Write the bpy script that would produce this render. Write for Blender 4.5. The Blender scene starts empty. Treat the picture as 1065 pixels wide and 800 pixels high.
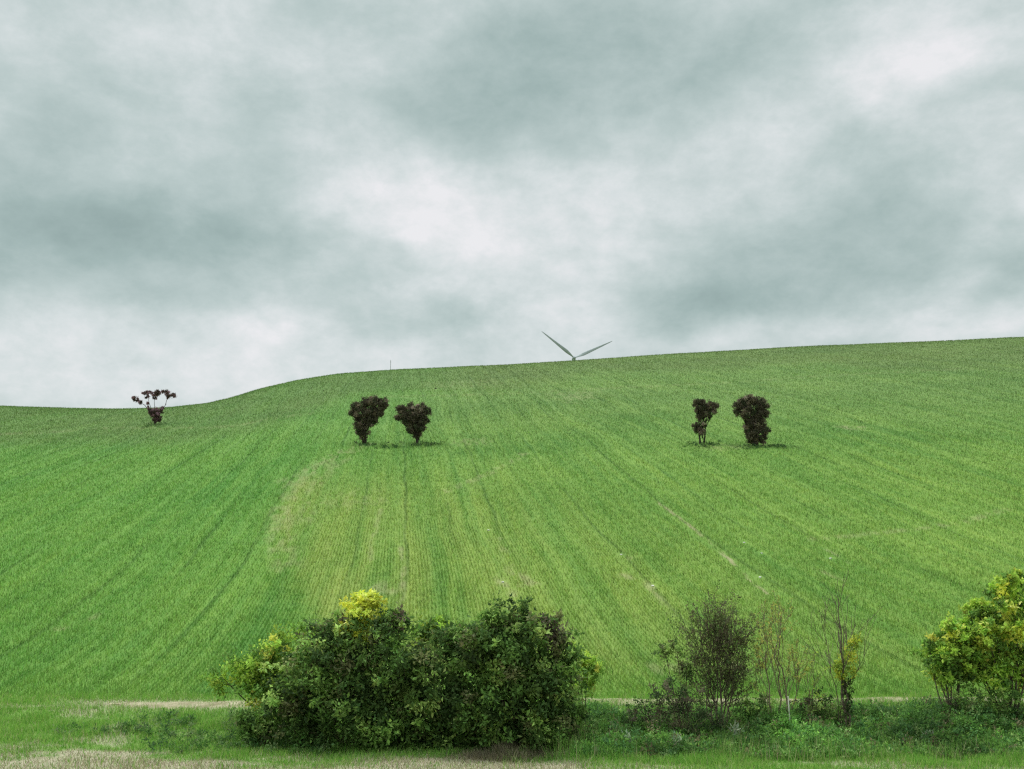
import bpy, math
import numpy as np
from math import radians, sin, cos, pi

C = bpy.context.scene.collection
S = bpy.context.scene
W0, H0 = 1065.0, 800.0
F = 1142.0
PITCH = math.asin(180.0 / math.hypot(180.0, F))
CAMZ = 5.0
SP, CP = sin(PITCH), cos(PITCH)


def s2l(r, g, b):
    f = lambda c: c / 12.92 if c <= .04045 else ((c + .055) / 1.055) ** 2.4
    return (f(r / 255), f(g / 255), f(b / 255))


def ray(px, py):
    """photograph pixel -> (dx/dy, dz/dy) of the line of sight in the world"""
    a = (px - W0 / 2) / F
    b = (H0 / 2 - py) / F
    dy = CP - b * SP
    return a / dy, (SP + b * CP) / dy


def at(px, py, Y):
    u, e = ray(px, py)
    return np.array([u * Y, Y, CAMZ + e * Y])


def mpp(px, py, Y):
    """metres per photo pixel at depth Y"""
    b = (H0 / 2 - py) / F
    return Y / (CP - b * SP) / F


# ------------------------------------------------------------------ noise in numpy
def _hash(ix, iy, seed):
    h = (ix.astype(np.int64) * 374761393 + iy.astype(np.int64) * 668265263 + seed * 1442695) & 0xFFFFFFFF
    h = ((h ^ (h >> 13)) * 1274126177) & 0xFFFFFFFF
    h = h ^ (h >> 16)
    return (h & 0xFFFFFF) / float(0xFFFFFF)


def vnoise(x, y, seed=0):
    x = np.asarray(x, float); y = np.asarray(y, float)
    ix, iy = np.floor(x), np.floor(y)
    fx, fy = x - ix, y - iy
    fx = fx * fx * (3 - 2 * fx); fy = fy * fy * (3 - 2 * fy)
    a = _hash(ix, iy, seed); b = _hash(ix + 1, iy, seed)
    c = _hash(ix, iy + 1, seed); d = _hash(ix + 1, iy + 1, seed)
    return (a * (1 - fx) + b * fx) * (1 - fy) + (c * (1 - fx) + d * fx) * fy


def fbm(x, y, seed=0, n=3):
    s = 0; a = .5; t = 0
    for k in range(n):
        s = s + a * vnoise(x * 2 ** k, y * 2 ** k, seed + k * 17); t += a; a *= .5
    return s / t


def sstep(a, b, x):
    t = np.clip((np.asarray(x, float) - a) / (b - a), 0, 1)
    return t * t * (3 - 2 * t)


# ------------------------------------------------------------------ terrain
SKY = [(-900, 440), (-400, 428), (0, 423), (60, 425), (120, 426), (175, 424.5), (215, 420), (240, 414), (270, 404.5), (310, 395.5),
       (350, 389.5), (400, 385.5), (500, 381), (596, 375.5), (700, 368.5), (850, 360), (1000, 354), (1065, 351), (1400, 340), (2000, 350)]
ku = np.array([ray(p, q)[0] for p, q in SKY]); ke = np.array([ray(p, q)[1] for p, q in SKY])
Y0, ZN, ZF = 36.3, -5.0, -4.34
UG = np.linspace(-1.4, 1.4, 281)
YGRID = np.concatenate([np.linspace(Y0, 420, 1200), np.linspace(425, 6000, 300)])


def profile(s, yr, wid):
    y = YGRID
    sl = .05 + (s - .05) * (1 - np.exp(-(y - Y0) / 13.0))
    sl = sl * (1 - sstep(yr, yr + wid, y)) - .05 * sstep(yr + wid * .5, yr + wid * 1.3, y)
    z = ZF + np.concatenate([[0], np.cumsum((sl[1:] + sl[:-1]) / 2 * np.diff(y))])
    far = np.minimum(105 * y / 1038, 105) - 5 * (y > 1e9)
    k = sstep(yr + wid * 1.4, yr + wid * 1.4 + 350, y)
    return z * (1 - k) + far * k


eT = np.interp(UG, ku, ke)
ker = np.exp(-np.linspace(-2, 2, 5) ** 2); ker /= ker.sum()
ZT = np.zeros((len(UG), len(YGRID)))
for i, u in enumerate(UG):
    yr = np.interp(u, [-.5, -.3, -.1, .2, .6], [150, 150, 215, 235, 235])
    lo, hi = .06, .6
    for _ in range(24):
        m = (lo + hi) / 2
        if (profile(m, yr, 90) / YGRID).max() > eT[i]: hi = m
        else: lo = m
    ZT[i] = profile((lo + hi) / 2, yr, 90)


def H(x, y):
    """ground height above the plain at a world point"""
    x = np.asarray(x, float); y = np.asarray(y, float)
    yy = np.maximum(y, 1.0)
    u = np.clip(x / yy, -1.39, 1.39)
    fi = (u - UG[0]) / (UG[1] - UG[0]); i0 = np.clip(fi.astype(int), 0, len(UG) - 2); fu = fi - i0
    yc = np.clip(y, Y0, YGRID[-1] - 1)
    j = np.clip(np.searchsorted(YGRID, yc) - 1, 0, len(YGRID) - 2)
    fy = (yc - YGRID[j]) / (YGRID[j + 1] - YGRID[j])
    z = (ZT[i0, j] * (1 - fu) + ZT[i0 + 1, j] * fu) * (1 - fy) + (ZT[i0, j + 1] * (1 - fu) + ZT[i0 + 1, j + 1] * fu) * fy
    near = ZN + (ZF - ZN) * sstep(28, Y0, y)
    z = np.where(y < Y0, near, z)
    z = z + .25 * (fbm(x / 17 + 9, y / 17, 5, 2) - .5) * sstep(38, 60, y) + .16 * (fbm(x / 2.5, y / 2.5, 8, 2) - .5) * (1 - sstep(33, 37, y))
    return z + CAMZ


def ground_at(px, py):
    u, e = ray(px, py)
    ys = np.linspace(20, 420, 8000)
    d = H(u * ys, ys) - (CAMZ + e * ys)
    k = np.argmax(d >= 0)
    y = ys[k]
    return np.array([u * y, y, float(H(u * y, y))])


# ------------------------------------------------------------------ field patches (where the crop is thin, pale or bare)
def seg_d(x, y, P):
    best = np.full(np.shape(x), 1e9)
    for (ax, ay), (bx, by) in zip(P[:-1], P[1:]):
        vx, vy = bx - ax, by - ay
        t = np.clip(((x - ax) * vx + (y - ay) * vy) / (vx * vx + vy * vy + 1e-9), 0, 1)
        best = np.minimum(best, np.hypot(x - ax - t * vx, y - ay - t * vy))
    return best


def gp(l):
    return [tuple(ground_at(*p)[:2]) for p in l]


TANLINES = [
    (gp([(380, 462), (345, 475), (308, 500), (293, 530), (292, 560), (300, 592)]), .75, .4),
    (gp([(372, 470), (350, 482), (322, 510), (318, 545)]), .6, .32),  # photo polyline, half width in m, strength
    (gp([(680, 520), (715, 545), (735, 562), (760, 583), (797, 618)]), .11, .95),
    (gp([(655, 580), (675, 608), (700, 640)]), .2, .5),
    (gp([(845, 590), (880, 606)]), .12, .45),
    (gp([(860, 572), (890, 590)]), .12, .4),
    (gp([(460, 512), (480, 505), (515, 490), (545, 472)]), .45, .4),
    (gp([(840, 562), (930, 553), (1000, 544), (1045, 530)]), .4, .4),
    (gp([(417, 560), (420, 600), (417, 640)]), .14, .5),
    (gp([(385, 590), (388, 560), (396, 530)]), .16, .35),
    (gp([(520, 560), (530, 590), (535, 620)]), .25, .4),
    (gp([(60, 655), (100, 640)]), .3, .35),
    (gp([(0, 452), (120, 445), (250, 442), (330, 430)]), 1.2, .28),
    (gp([(390, 412), (560, 408), (760, 398), (1000, 384)]), 1.6, .22),
    (gp([(300, 500), (330, 490), (365, 468)]), 1.0, .3),
]
TANBLOBS = [(ground_at(885, 445)[:2], 1.6, .6, .6), (ground_at(403, 612)[:2], .9, .4, .5), (ground_at(755, 465)[:2], 2.6, .8, .3),
            (ground_at(540, 604)[:2], 1.0, .6, .5), (ground_at(365, 520)[:2], 3.0, 1.4, .25), (ground_at(600, 412)[:2], 5.0, 3.0, .3),
            (ground_at(490, 460)[:2], 2.6, 1.3, .3), (ground_at(480, 400)[:2], 8.0, 3.5, .22), (ground_at(750, 692)[:2], 1.0, .4, .7),
            (ground_at(648, 600)[:2], .5, .3, .6), (ground_at(700, 696)[:2], 1.2, .4, .4)]
YB = gp([(392, 462), (345, 475), (305, 500), (290, 530), (290, 560), (298, 590), (330, 640), (360, 700)])
ybx = np.array([p[0] for p in YB][::-1]); yby = np.array([p[1] for p in YB][::-1])
STONES = [(646, 577.5), (774, 565), (792, 576), (864, 581.5), (679, 610), (790.6, 601), (508, 552), (523, 606)]
STW = [ground_at(*p) for p in STONES]


def masks(x, y):
    wob = (fbm(x * .9, y * .9, 31, 3) - .5)
    t = np.zeros(np.shape(x))
    for P, w, s in TANLINES:
        d = seg_d(x + wob * .25, y, P)
        t = np.maximum(t, s * (1 - sstep(w * .5, w * 1.8, d)) * (.45 + .9 * fbm(x * .7, y * .7, 12, 2)))
    for (cx, cy), rx, ry, s in TANBLOBS:
        d = np.hypot((x - cx) / rx, (y - cy) / (ry * 3)) + wob * 1.3
        t = np.maximum(t, s * (1 - sstep(.5, 1.25, d)))
    # edge of the later-sown half: yellower to its right
    edge = np.interp(y, yby, ybx, left=ybx[0], right=ybx[-1])
    yl = sstep(-.8, 1.4, x - edge + wob * 2.5) * (1 - sstep(6, 30, x - edge) * .75)
    yl = yl * (1 - sstep(78, 105, y)) * sstep(36, 44, y)
    strip = np.exp(-((x - edge - 1.4) / 1.3) ** 2) * (1 - sstep(88, 96, y)) * sstep(44, 52, y)
    yl = np.clip(yl * .7 + strip * .9, 0, 1)
    # verge: straw coloured patches near the road, pale margin by the track
    v = np.zeros(np.shape(x))
    nn = fbm(x * .55, y * 1.6, 77, 3)
    u = x / np.maximum(y, 1)
    e1 = np.interp(u, [-.6, -.47, -.36, -.27, -.2, -.1, 0, .05, .12, .2, .3, .5], [30.3, 30.0, 29.3, 28.4, 27.9, 28.4, 28.8, 28.6, 27.4, 26.5, 26.8, 26.8])
    v = .97 * (1 - sstep(-.7, .9, y - e1 + (nn - .5) * 5.0))
    v = np.maximum(v, .6 * sstep(.60, .72, nn) * (y < 35))
    v = np.maximum(v, .85 * np.exp(-((y - 34.4 + wob * 1.2) / .8) ** 2) * sstep(-.43, -.36, u) * (1 - sstep(-.26, -.2, u)))
    v = v * (1 - sstep(35.5, 36.6, y))
    rag = fbm((x + .1 * y) * 2.6, y * .55, 41, 3)
    t = np.clip(t * sstep(.38, .66, rag + t * .12) * .9, 0, 1)
    return t, yl, np.clip(v, 0, 1)


def dull(x, y):
    """thin, brownish crop on the dry crest and on the left shoulder"""
    u = x / np.maximum(y, 1)
    yc = np.interp(u, [-.5, -.3, -.2, -.1, .2, .5], [128, 128, 150, 185, 205, 175])
    w = fbm(x * .06, y * .03, 51, 3)
    return np.clip(sstep(-16, 14, y - yc + (w - .5) * 40) * (.55 + .6 * fbm(x * .25, y * .05, 52, 2)), 0, 1)


# ------------------------------------------------------------------ mesh helpers
def mesh_np(name, V, faces_n, Fidx, mat, parent=None, loc=(0, 0, 0), attrs=None, smooth=False):
    me = bpy.data.meshes.new(name)
    V = np.asarray(V, np.float32)
    Fidx = np.asarray(Fidx, np.int32).ravel()
    nf = len(Fidx) // faces_n
    me.vertices.add(len(V)); me.vertices.foreach_set('co', V.ravel())
    me.loops.add(len(Fidx)); me.loops.foreach_set('vertex_index', Fidx)
    me.polygons.add(nf)
    me.polygons.foreach_set('loop_start', np.arange(nf, dtype=np.int32) * faces_n)
    me.polygons.foreach_set('use_smooth', np.full(nf, smooth))
    me.update(calc_edges=True)
    for k, a in (attrs or {}).items():
        a = np.asarray(a, np.float32)
        if a.ndim == 1:
            at_ = me.attributes.new(k, 'FLOAT', 'POINT'); at_.data.foreach_set('value', a)
        else:
            if a.shape[1] == 3: a = np.concatenate([a, np.ones((len(a), 1), np.float32)], 1)
            at_ = me.attributes.new(k, 'FLOAT_COLOR', 'POINT'); at_.data.foreach_set('color', a.ravel())
    me.materials.append(mat)
    o = bpy.data.objects.new(name, me); C.objects.link(o)
    o.location = loc
    if parent: o.parent = parent
    return o


def tag(o, label=None, cat=None, group=None, kind=None):
    if label: o['label'] = label
    if cat: o['category'] = cat
    if group: o['group'] = group
    if kind: o['kind'] = kind
    return o


def thing(name, loc, label, cat, group=None):
    o = bpy.data.objects.new(name, None); C.objects.link(o)
    o.location = loc; o.empty_display_size = .3
    return tag(o, label, cat, group)


class Tubes:
    def __init__(s): s.V = []; s.F = []; s.n = 0

    def add(s, P, R, k=5):
        P = np.asarray(P, float); m = len(P)
        T = np.gradient(P, axis=0); T /= np.linalg.norm(T, axis=1)[:, None] + 1e-9
        up = np.array([.31, .95, .1])
        A = np.cross(T, up); A /= np.linalg.norm(A, axis=1)[:, None] + 1e-9
        B = np.cross(T, A)
        th = np.arange(k) * 2 * pi / k
        ring = P[:, None] + np.asarray(R)[:, None, None] * (A[:, None] * np.cos(th)[None, :, None] + B[:, None] * np.sin(th)[None, :, None])
        s.V.append(ring.reshape(-1, 3))
        i = np.arange(m - 1)[:, None] * k; j = np.arange(k)[None]; j2 = (j + 1) % k
        f = np.stack([i + j, i + j2, i + k + j2, i + k + j], -1).reshape(-1, 4) + s.n
        s.F.append(f); s.n += m * k

    def build(s, name, mat, parent=None, org=(0, 0, 0)):
        return mesh_np(name, np.concatenate(s.V) - np.asarray(org), 4, np.concatenate(s.F), mat, parent, smooth=True)


def branch(tb, rng, p, d, L, r, level, maxl, tips, spread=.6, upbias=.25, kids=4, wob=.18, minr=.006):
    n = 5
    P = [p]; dd = d / np.linalg.norm(d)
    for i in range(n):
        dd = dd + rng.normal(0, wob, 3) + np.array([0, 0, upbias * .25]); dd /= np.linalg.norm(dd)
        P.append(P[-1] + dd * L / n)
    P = np.array(P)
    R = np.linspace(r, max(minr, r * .45), n + 1)
    tb.add(P, R, 6 if level == 0 else 4)
    tips.append((P[-1], level))
    if level >= 2: tips.append((P[3], level))
    if level < maxl:
        for q in range(kids):
            t = rng.uniform(.3, 1.0); k = min(int(t * n), n - 1)
            o = P[k] + (P[k + 1] - P[k]) * (t * n - k)
            nd = dd * .8 + rng.normal(0, spread, 3) + np.array([0, 0, upbias])
            branch(tb, rng, o, nd, L * rng.uniform(.45, .7), max(minr, r * .5), level + 1, maxl, tips, spread, upbias, kids, wob, minr)


def leaves(name, centers, rads, counts, cols, mat, parent, org, leaf=(.10, .06), seed=0, droop=.3, squash=1.0):
    """a mesh of many small folded leaves scattered in clumps"""
    rng = np.random.default_rng(seed)
    centers = np.asarray(centers, float); rads = np.asarray(rads, float); counts = np.asarray(counts, int)
    idx = np.repeat(np.arange(len(centers)), counts)
    n = len(idx)
    g = rng.normal(0, 1, (n, 3)); g /= np.linalg.norm(g, axis=1)[:, None]
    g *= (rng.random(n) ** .45 * (1 + .35 * rng.normal(0, 1, n)))[:, None]
    g[:, 2] *= squash
    P = centers[idx] + g * rads[idx][:, None]
    ax = rng.normal(0, 1, (n, 3)); ax[:, 2] -= droop * 2; ax += g * .6
    ax /= np.linalg.norm(ax, axis=1)[:, None]
    sd = np.cross(ax, rng.normal(0, 1, (n, 3)) + np.array([0, 0, 1.2])); sd /= np.linalg.norm(sd, axis=1)[:, None] + 1e-9
    nm = np.cross(ax, sd)
    s = rng.uniform(.6, 1.35, n)
    L = leaf[0] * s; Wd = leaf[1] * s
    a = P; b = P + ax * (L * .45)[:, None] + sd * (Wd * .5)[:, None] + nm * (Wd * .15)[:, None]
    c = P + ax * L[:, None] - nm * (L * .12)[:, None]
    d = P + ax * (L * .45)[:, None] - sd * (Wd * .5)[:, None] + nm * (Wd * .15)[:, None]
    V = np.stack([a, b, c, d], 1).reshape(-1, 3) - np.asarray(org)
    Fi = np.arange(n * 4).reshape(-1, 4)
    cc = np.asarray(cols)[idx] * rng.uniform(.75, 1.3, (n, 1)) * (1 + rng.normal(0, .05, (n, 3)))
    cc = np.repeat(np.clip(cc, .004, .9), 4, 0)
    return mesh_np(name, V, 4, Fi, mat, parent, attrs={'leafcol': cc})


def blades(name, P, h, w, lean, cols, mat, extra=None, seed=0, parent=None, org=(0, 0, 0)):
    rng = np.random.default_rng(seed)
    n = len(P)
    th = rng.uniform(0, 2 * pi, n)
    sd = np.stack([np.cos(th), np.sin(th), np.zeros(n)], 1)
    la = rng.uniform(0, 2 * pi, n); lm = lean * rng.random(n) * h
    tip = P + np.stack([np.cos(la) * lm, np.sin(la) * lm, h], 1)
    a = P - sd * (w / 2)[:, None]; b = P + sd * (w / 2)[:, None]
    a[:, 2] -= .02; b[:, 2] -= .02
    V = np.stack([a, b, tip], 1).reshape(-1, 3) - np.asarray(org)
    attrs = {'leafcol': np.repeat(cols, 3, 0)} if cols is not None else {}
    for k, v in (extra or {}).items(): attrs[k] = np.repeat(v, 3, 0)
    return mesh_np(name, V, 3, np.arange(n * 3), mat, parent, attrs=attrs)


# ------------------------------------------------------------------ materials
def new_mat(name):
    m = bpy.data.materials.new(name); m.use_nodes = True
    nt = m.node_tree; nt.nodes.clear()
    return m, nt, nt.nodes, nt.links


class NB:
    """small node builder"""
    def __init__(s, nt): s.nt = nt

    def n(s, t, **kw):
        x = s.nt.nodes.new(t)
        for k, v in kw.items(): setattr(x, k, v)
        return x

    def lk(s, a, b): s.nt.links.new(a, b)

    def put(s, sock, v):
        if hasattr(v, 'is_linked') or isinstance(v, bpy.types.NodeSocket): s.lk(v, sock)
        else: sock.default_value = v

    def math(s, op, a, b=0.0, c=0.0, clamp=False):
        x = s.n('ShaderNodeMath', operation=op, use_clamp=clamp)
        for i, v in enumerate((a, b, c)):
            if i < len(x.inputs): s.put(x.inputs[i], v)
        return x.outputs[0]

    def mix(s, f, a, b):
        x = s.n('ShaderNodeMix', data_type='RGBA')
        s.put(x.inputs[0], f)
        s.put(x.inputs[6], a if not isinstance(a, tuple) else (*a, 1)[:4])
        s.put(x.inputs[7], b if not isinstance(b, tuple) else (*b, 1)[:4])
        return x.outputs[2]

    def noise(s, vec, scale=1, detail=2, rough=.5, dist=0, dim='3D'):
        x = s.n('ShaderNodeTexNoise'); x.noise_dimensions = dim
        s.lk(vec, x.inputs['Vector']); x.inputs['Scale'].default_value = scale
        x.inputs['Detail'].default_value = detail; x.inputs['Roughness'].default_value = rough; x.inputs['Distortion'].default_value = dist
        return x.outputs['Fac']

    def ramp(s, f, a, b):
        x = s.n('ShaderNodeMapRange', interpolation_type='SMOOTHSTEP')
        s.put(x.inputs[0], f); x.inputs[1].default_value = a; x.inputs[2].default_value = b
        return x.outputs[0]

    def comb(s, x, y, z):
        c = s.n('ShaderNodeCombineXYZ')
        for i, v in enumerate((x, y, z)): s.put(c.inputs[i], v)
        return c.outputs[0]

    def attr(s, name):
        a = s.n('ShaderNodeAttribute', attribute_name=name); return a


LOWC, LOWC2 = (.088, .200, .036), (.218, .330, .064)
HIC, HIC2 = (.100, .180, .050), (.190, .280, .078)
DULC = (.100, .110, .050)
YELC = (.34, .33, .09)
TANC = (.32, .29, .16)


def crop_color(nb):
    g = nb.n('ShaderNodeNewGeometry'); sp = nb.n('ShaderNodeSeparateXYZ'); nb.lk(g.outputs['Position'], sp.inputs[0])
    x, y, z = sp.outputs
    P = g.outputs['Position']
    warp = nb.noise(P, .035, 2)
    row = nb.math('ADD', nb.math('ADD', x, nb.math('MULTIPLY', y, .1)), nb.math('MULTIPLY', warp, 2.5))
    n1 = nb.noise(nb.comb(nb.math('MULTIPLY', row, 2.2), nb.math('MULTIPLY', y, .06), 0.0), 1, 2)
    n2 = nb.noise(nb.comb(nb.math('MULTIPLY', row, .50), nb.math('MULTIPLY', y, .014), 3.0), 1, 2, .6)
    n3 = nb.noise(P, .05, 3, .55)
    n4 = nb.noise(P, 1.3, 3, .7)
    n5 = nb.noise(P, 9.0, 3, .8)
    # drill-line furrows, darker thin lines at the seeder's width
    per = nb.math('FRACT', nb.math('DIVIDE', nb.math('ADD', row, nb.math('MULTIPLY', n3, .4)), 3.1))
    fur = nb.math('SUBTRACT', 1.0, nb.ramp(nb.math('ABSOLUTE', nb.math('SUBTRACT', per, .5)), .012, .06))
    fur = nb.math('MULTIPLY', fur, nb.ramp(nb.noise(nb.comb(nb.math('MULTIPLY', row, .33), nb.math('MULTIPLY', y, .03), 9.0), 1, 2), .42, .62))
    f = nb.math('ADD', nb.math('MULTIPLY', nb.math('SUBTRACT', n1, .5), .85), nb.math('MULTIPLY', nb.math('SUBTRACT', n2, .5), 1.0))
    f = nb.math('ADD', f, nb.math('MULTIPLY', nb.math('SUBTRACT', n3, .5), 1.05))
    f = nb.math('ADD', f, nb.math('MULTIPLY', nb.math('SUBTRACT', n4, .5), .9))
    f = nb.math('ADD', f, nb.math('MULTIPLY', nb.math('SUBTRACT', n5, .5), .8))
    f = nb.math('ADD', f, .42, clamp=True)
    # greener and fresher low on the slope and to the left, duller towards the crest
    up = nb.ramp(nb.math('ADD', z, nb.math('MULTIPLY', n3, 6.0)), 10.0, 34.0)
    lo = nb.mix(f, LOWC, LOWC2); hi = nb.mix(f, HIC, HIC2)
    c = nb.mix(up, lo, hi)
    lush = nb.math('MULTIPLY', nb.ramp(nb.math('ADD', nb.math('MULTIPLY', x, -1.0), nb.math('MULTIPLY', n3, 8.0)), 8.0, 26.0), .34)
    c = nb.mix(lush, c, (.080, .235, .040))
    ye = nb.attr('yellow').outputs['Fac']
    c = nb.mix(nb.math('MULTIPLY', ye, nb.math('ADD', .12, nb.math('MULTIPLY', nb.ramp(n2, .35, .65), .30))), c, YELC)
    c = nb.mix(nb.math('MULTIPLY', fur, .42), c, (.035, .085, .018))
    du = nb.attr('dull').outputs['Fac']
    c = nb.mix(nb.math('MULTIPLY', du, .38), c, DULC)
    ta = nb.attr('tan').outputs['Fac']
    c = nb.mix(nb.math('MULTIPLY', ta, nb.math('ADD', .5, nb.math('MULTIPLY', n4, .8)), clamp=True), c, TANC)
    return c, (n1, n4, n5, y, P)


# ground
m_ground, nt, N_, L_ = new_mat('field_soil_and_crop'); nb = NB(nt)
c, (n1, n4, n5, yy_, P_) = crop_color(nb)
ve = nb.attr('verge').outputs['Fac']
dr = nb.attr('dry').outputs['Fac']
vn = nb.noise(P_, 2.2, 4, .7)
vc = nb.mix(vn, (.10, .20, .04), (.22, .33, .08))
vc = nb.mix(nb.math('MULTIPLY', dr, nb.math('ADD', .45, n5), clamp=True), vc, nb.mix(vn, (.30, .25, .16), (.50, .45, .34)))
c = nb.mix(ve, c, vc)
bs = nb.n('ShaderNodeBsdfPrincipled'); nb.lk(c, bs.inputs['Base Color']); bs.inputs['Roughness'].default_value = .9
bs.inputs['Specular IOR Level'].default_value = .15
bp = nb.n('ShaderNodeBump'); bp.inputs['Strength'].default_value = .8; bp.inputs['Distance'].default_value = .12
hh = nb.math('ADD', nb.math('MULTIPLY', n1, .5), nb.math('ADD', nb.math('MULTIPLY', n4, .6), nb.math('MULTIPLY', n5, .8)))
nb.lk(hh, bp.inputs['Height']); nb.lk(bp.outputs[0], bs.inputs['Normal'])
o = nb.n('ShaderNodeOutputMaterial'); nb.lk(bs.outputs[0], o.inputs[0])


def finish_leaf(nb, col, trans=.35, rough=.55, spec=.3):
    d = nb.n('ShaderNodeBsdfPrincipled'); nb.lk(col, d.inputs['Base Color']); d.inputs['Roughness'].default_value = rough
    d.inputs['Specular IOR Level'].default_value = spec
    t = nb.n('ShaderNodeBsdfTranslucent'); nb.lk(col, t.inputs['Color'])
    m = nb.n('ShaderNodeMixShader'); m.inputs[0].default_value = trans
    nb.lk(d.outputs[0], m.inputs[1]); nb.lk(t.outputs[0], m.inputs[2])
    o = nb.n('ShaderNodeOutputMaterial'); nb.lk(m.outputs[0], o.inputs[0])


m_crop, nt, _, _ = new_mat('crop_blades'); nb = NB(nt)
c, _x = crop_color(nb)
mul = nb.n('ShaderNodeVectorMath', operation='MULTIPLY'); nb.lk(c, mul.inputs[0]); nb.lk(nb.attr('leafcol').outputs['Color'], mul.inputs[1])
finish_leaf(nb, mul.outputs[0], .4, .6, .15)


def leaf_mat(name, trans=.45, rough=.65, spec=.18):
    m, nt, _, _ = new_mat(name); nb = NB(nt)
    a = nb.attr('leafcol').outputs['Color']
    g = nb.n('ShaderNodeNewGeometry')
    n = nb.noise(g.outputs['Position'], 7.0, 3, .6)
    k = nb.math('ADD', .75, nb.math('MULTIPLY', n, .5))
    mul = nb.n('ShaderNodeVectorMath', operation='SCALE'); nb.lk(a, mul.inputs[0]); nb.lk(k, mul.inputs['Scale'])
    finish_leaf(nb, mul.outputs[0], trans, rough, spec)
    return m


M_leaf = leaf_mat('bush_leaves')
M_darkleaf = leaf_mat('dark_dry_leaves', .35, .7, .2)
M_grass = leaf_mat('verge_grass_blades', .4, .6, .15)


def solid(name, c1, c2, scale=8, rough=.85, bump=.3, spec=.3):
    m, nt, _, _ = new_mat(name); nb = NB(nt)
    g = nb.n('ShaderNodeTexCoord')
    n = nb.noise(g.outputs['Object'], scale, 4, .65)
    col = nb.mix(nb.ramp(n, .3, .7), c1, c2)
    b = nb.n('ShaderNodeBsdfPrincipled'); nb.lk(col, b.inputs['Base Color']); b.inputs['Roughness'].default_value = rough
    b.inputs['Specular IOR Level'].default_value = spec
    bp = nb.n('ShaderNodeBump'); bp.inputs['Strength'].default_value = bump; bp.inputs['Distance'].default_value = .02
    nb.lk(n, bp.inputs['Height']); nb.lk(bp.outputs[0], b.inputs['Normal'])
    o = nb.n('ShaderNodeOutputMaterial'); nb.lk(b.outputs[0], o.inputs[0])
    return m


M_bark = solid('brown_bark', (.06, .048, .032), (.16, .13, .085), 14)
M_barkpale = solid('pale_bark', (.10, .085, .05), (.24, .20, .12), 14)
M_barkdark = solid('dark_bark', (.018, .014, .011), (.05, .038, .03), 10)
M_soil = solid('pale_track_soil', (.22, .19, .11), (.40, .35, .24), 2.2, .95, .6, .1)
M_stone = solid('pale_stone', (.5, .48, .43), (.8, .78, .72), 9, .9)
M_clod = solid('dark_stone', (.03, .028, .025), (.08, .07, .06), 9, .9)
M_turb = solid('grey_turbine_paint', (.28, .31, .32), (.34, .37, .38), .5, .5, .02, .4)
M_stake = solid('weathered_stake', (.42, .40, .34), (.62, .60, .52), 10, .9)
M_steel = solid('mast_steel', (.16, .18, .17), (.24, .25, .24), 4, .6)

# ------------------------------------------------------------------ ground sheet (polar grid round the viewpoint)
th_in = np.linspace(radians(-34), radians(34), 900)
th = np.concatenate([np.linspace(-pi, radians(-34), 160, endpoint=False), th_in, np.linspace(radians(34), pi, 160)[1:-1]])
rr = np.concatenate([np.geomspace(.6, 24, 26)[:-1], np.geomspace(24, 60, 330)[:-1], np.geomspace(60, 420, 330)[:-1], np.geomspace(420, 6000, 60)])
TH, RR = np.meshgrid(th, rr, indexing='ij')
X, Y = np.sin(TH) * RR, np.cos(TH) * RR
Z = H(X, Y)
n_t, n_r = TH.shape
i, j = np.meshgrid(np.arange(n_t), np.arange(n_r - 1), indexing='ij')
i2 = (i + 1) % n_t
Fq = np.stack([i * n_r + j, i2 * n_r + j, i2 * n_r + j + 1, i * n_r + j + 1], -1).reshape(-1, 4)[:, ::-1]
tan_, yel_, ver_ = masks(X.ravel(), Y.ravel())
vz = 1 - sstep(35.9, 36.9, Y.ravel() + .9 * (fbm(X.ravel() * .5, Y.ravel() * .5, 3, 2) - .5))
g = mesh_np('ground', np.stack([X.ravel(), Y.ravel(), Z.ravel()], 1), 4, Fq, m_ground,
            attrs={'tan': tan_, 'yellow': yel_, 'dull': dull(X.ravel(), Y.ravel()), 'verge': vz, 'dry': ver_}, smooth=True)
tag(g, 'green hillside sown with young crop, rising from a rough verge', 'field', kind='structure')

# ------------------------------------------------------------------ dirt track along the foot of the field
def strip(name, us, y_mid, half, mat, lift=.03, seed=4):
    rng = np.random.default_rng(seed)
    k = 7
    V = []
    for a, u in enumerate(us):
        ym = y_mid(u); hw = half(u) * (.75 + .5 * vnoise(u * 90, 3, seed))
        for b in range(k):
            t = b / (k - 1) * 2 - 1
            y = ym + t * hw + .10 * (vnoise(u * 260, b * 2.0, seed + 5) - .5) * (abs(t) > .9) * 2
            x = u * ym
            edge = .05 if abs(t) > .9 else 0
            V.append((x, y, float(H(x, y)) + lift - edge))
    V = np.array(V); n = len(us)
    i, j = np.meshgrid(np.arange(n - 1), np.arange(k - 1), indexing='ij')
    Fq = np.stack([i * k + j, (i + 1) * k + j, (i + 1) * k + j + 1, i * k + j + 1], -1)
    return mesh_np(name, V, 4, Fq, mat, smooth=True)


tr = strip('dirt_track', np.linspace(.045, .60, 500), lambda u: 35.2 - .3 * sin(u * 9), lambda u: .62 - .2 * sstep(.2, .4, u), M_soil)
tag(tr, 'pale dirt track running between the verge shrubs and the crop', 'track', kind='structure')
tr2 = strip('dirt_path', np.linspace(-.355, -.18, 250), lambda u: 34.5 + .5 * (u + .27), lambda u: .10 + .5 * max(0, 1 - ((u + .235) / .12) ** 2) * (.6 + .9 * vnoise(u * 40, 1, 5)), M_soil, seed=9)
tag(tr2, 'pale bare dirt patch of the track left of the big bushes', 'track', kind='structure')

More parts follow.
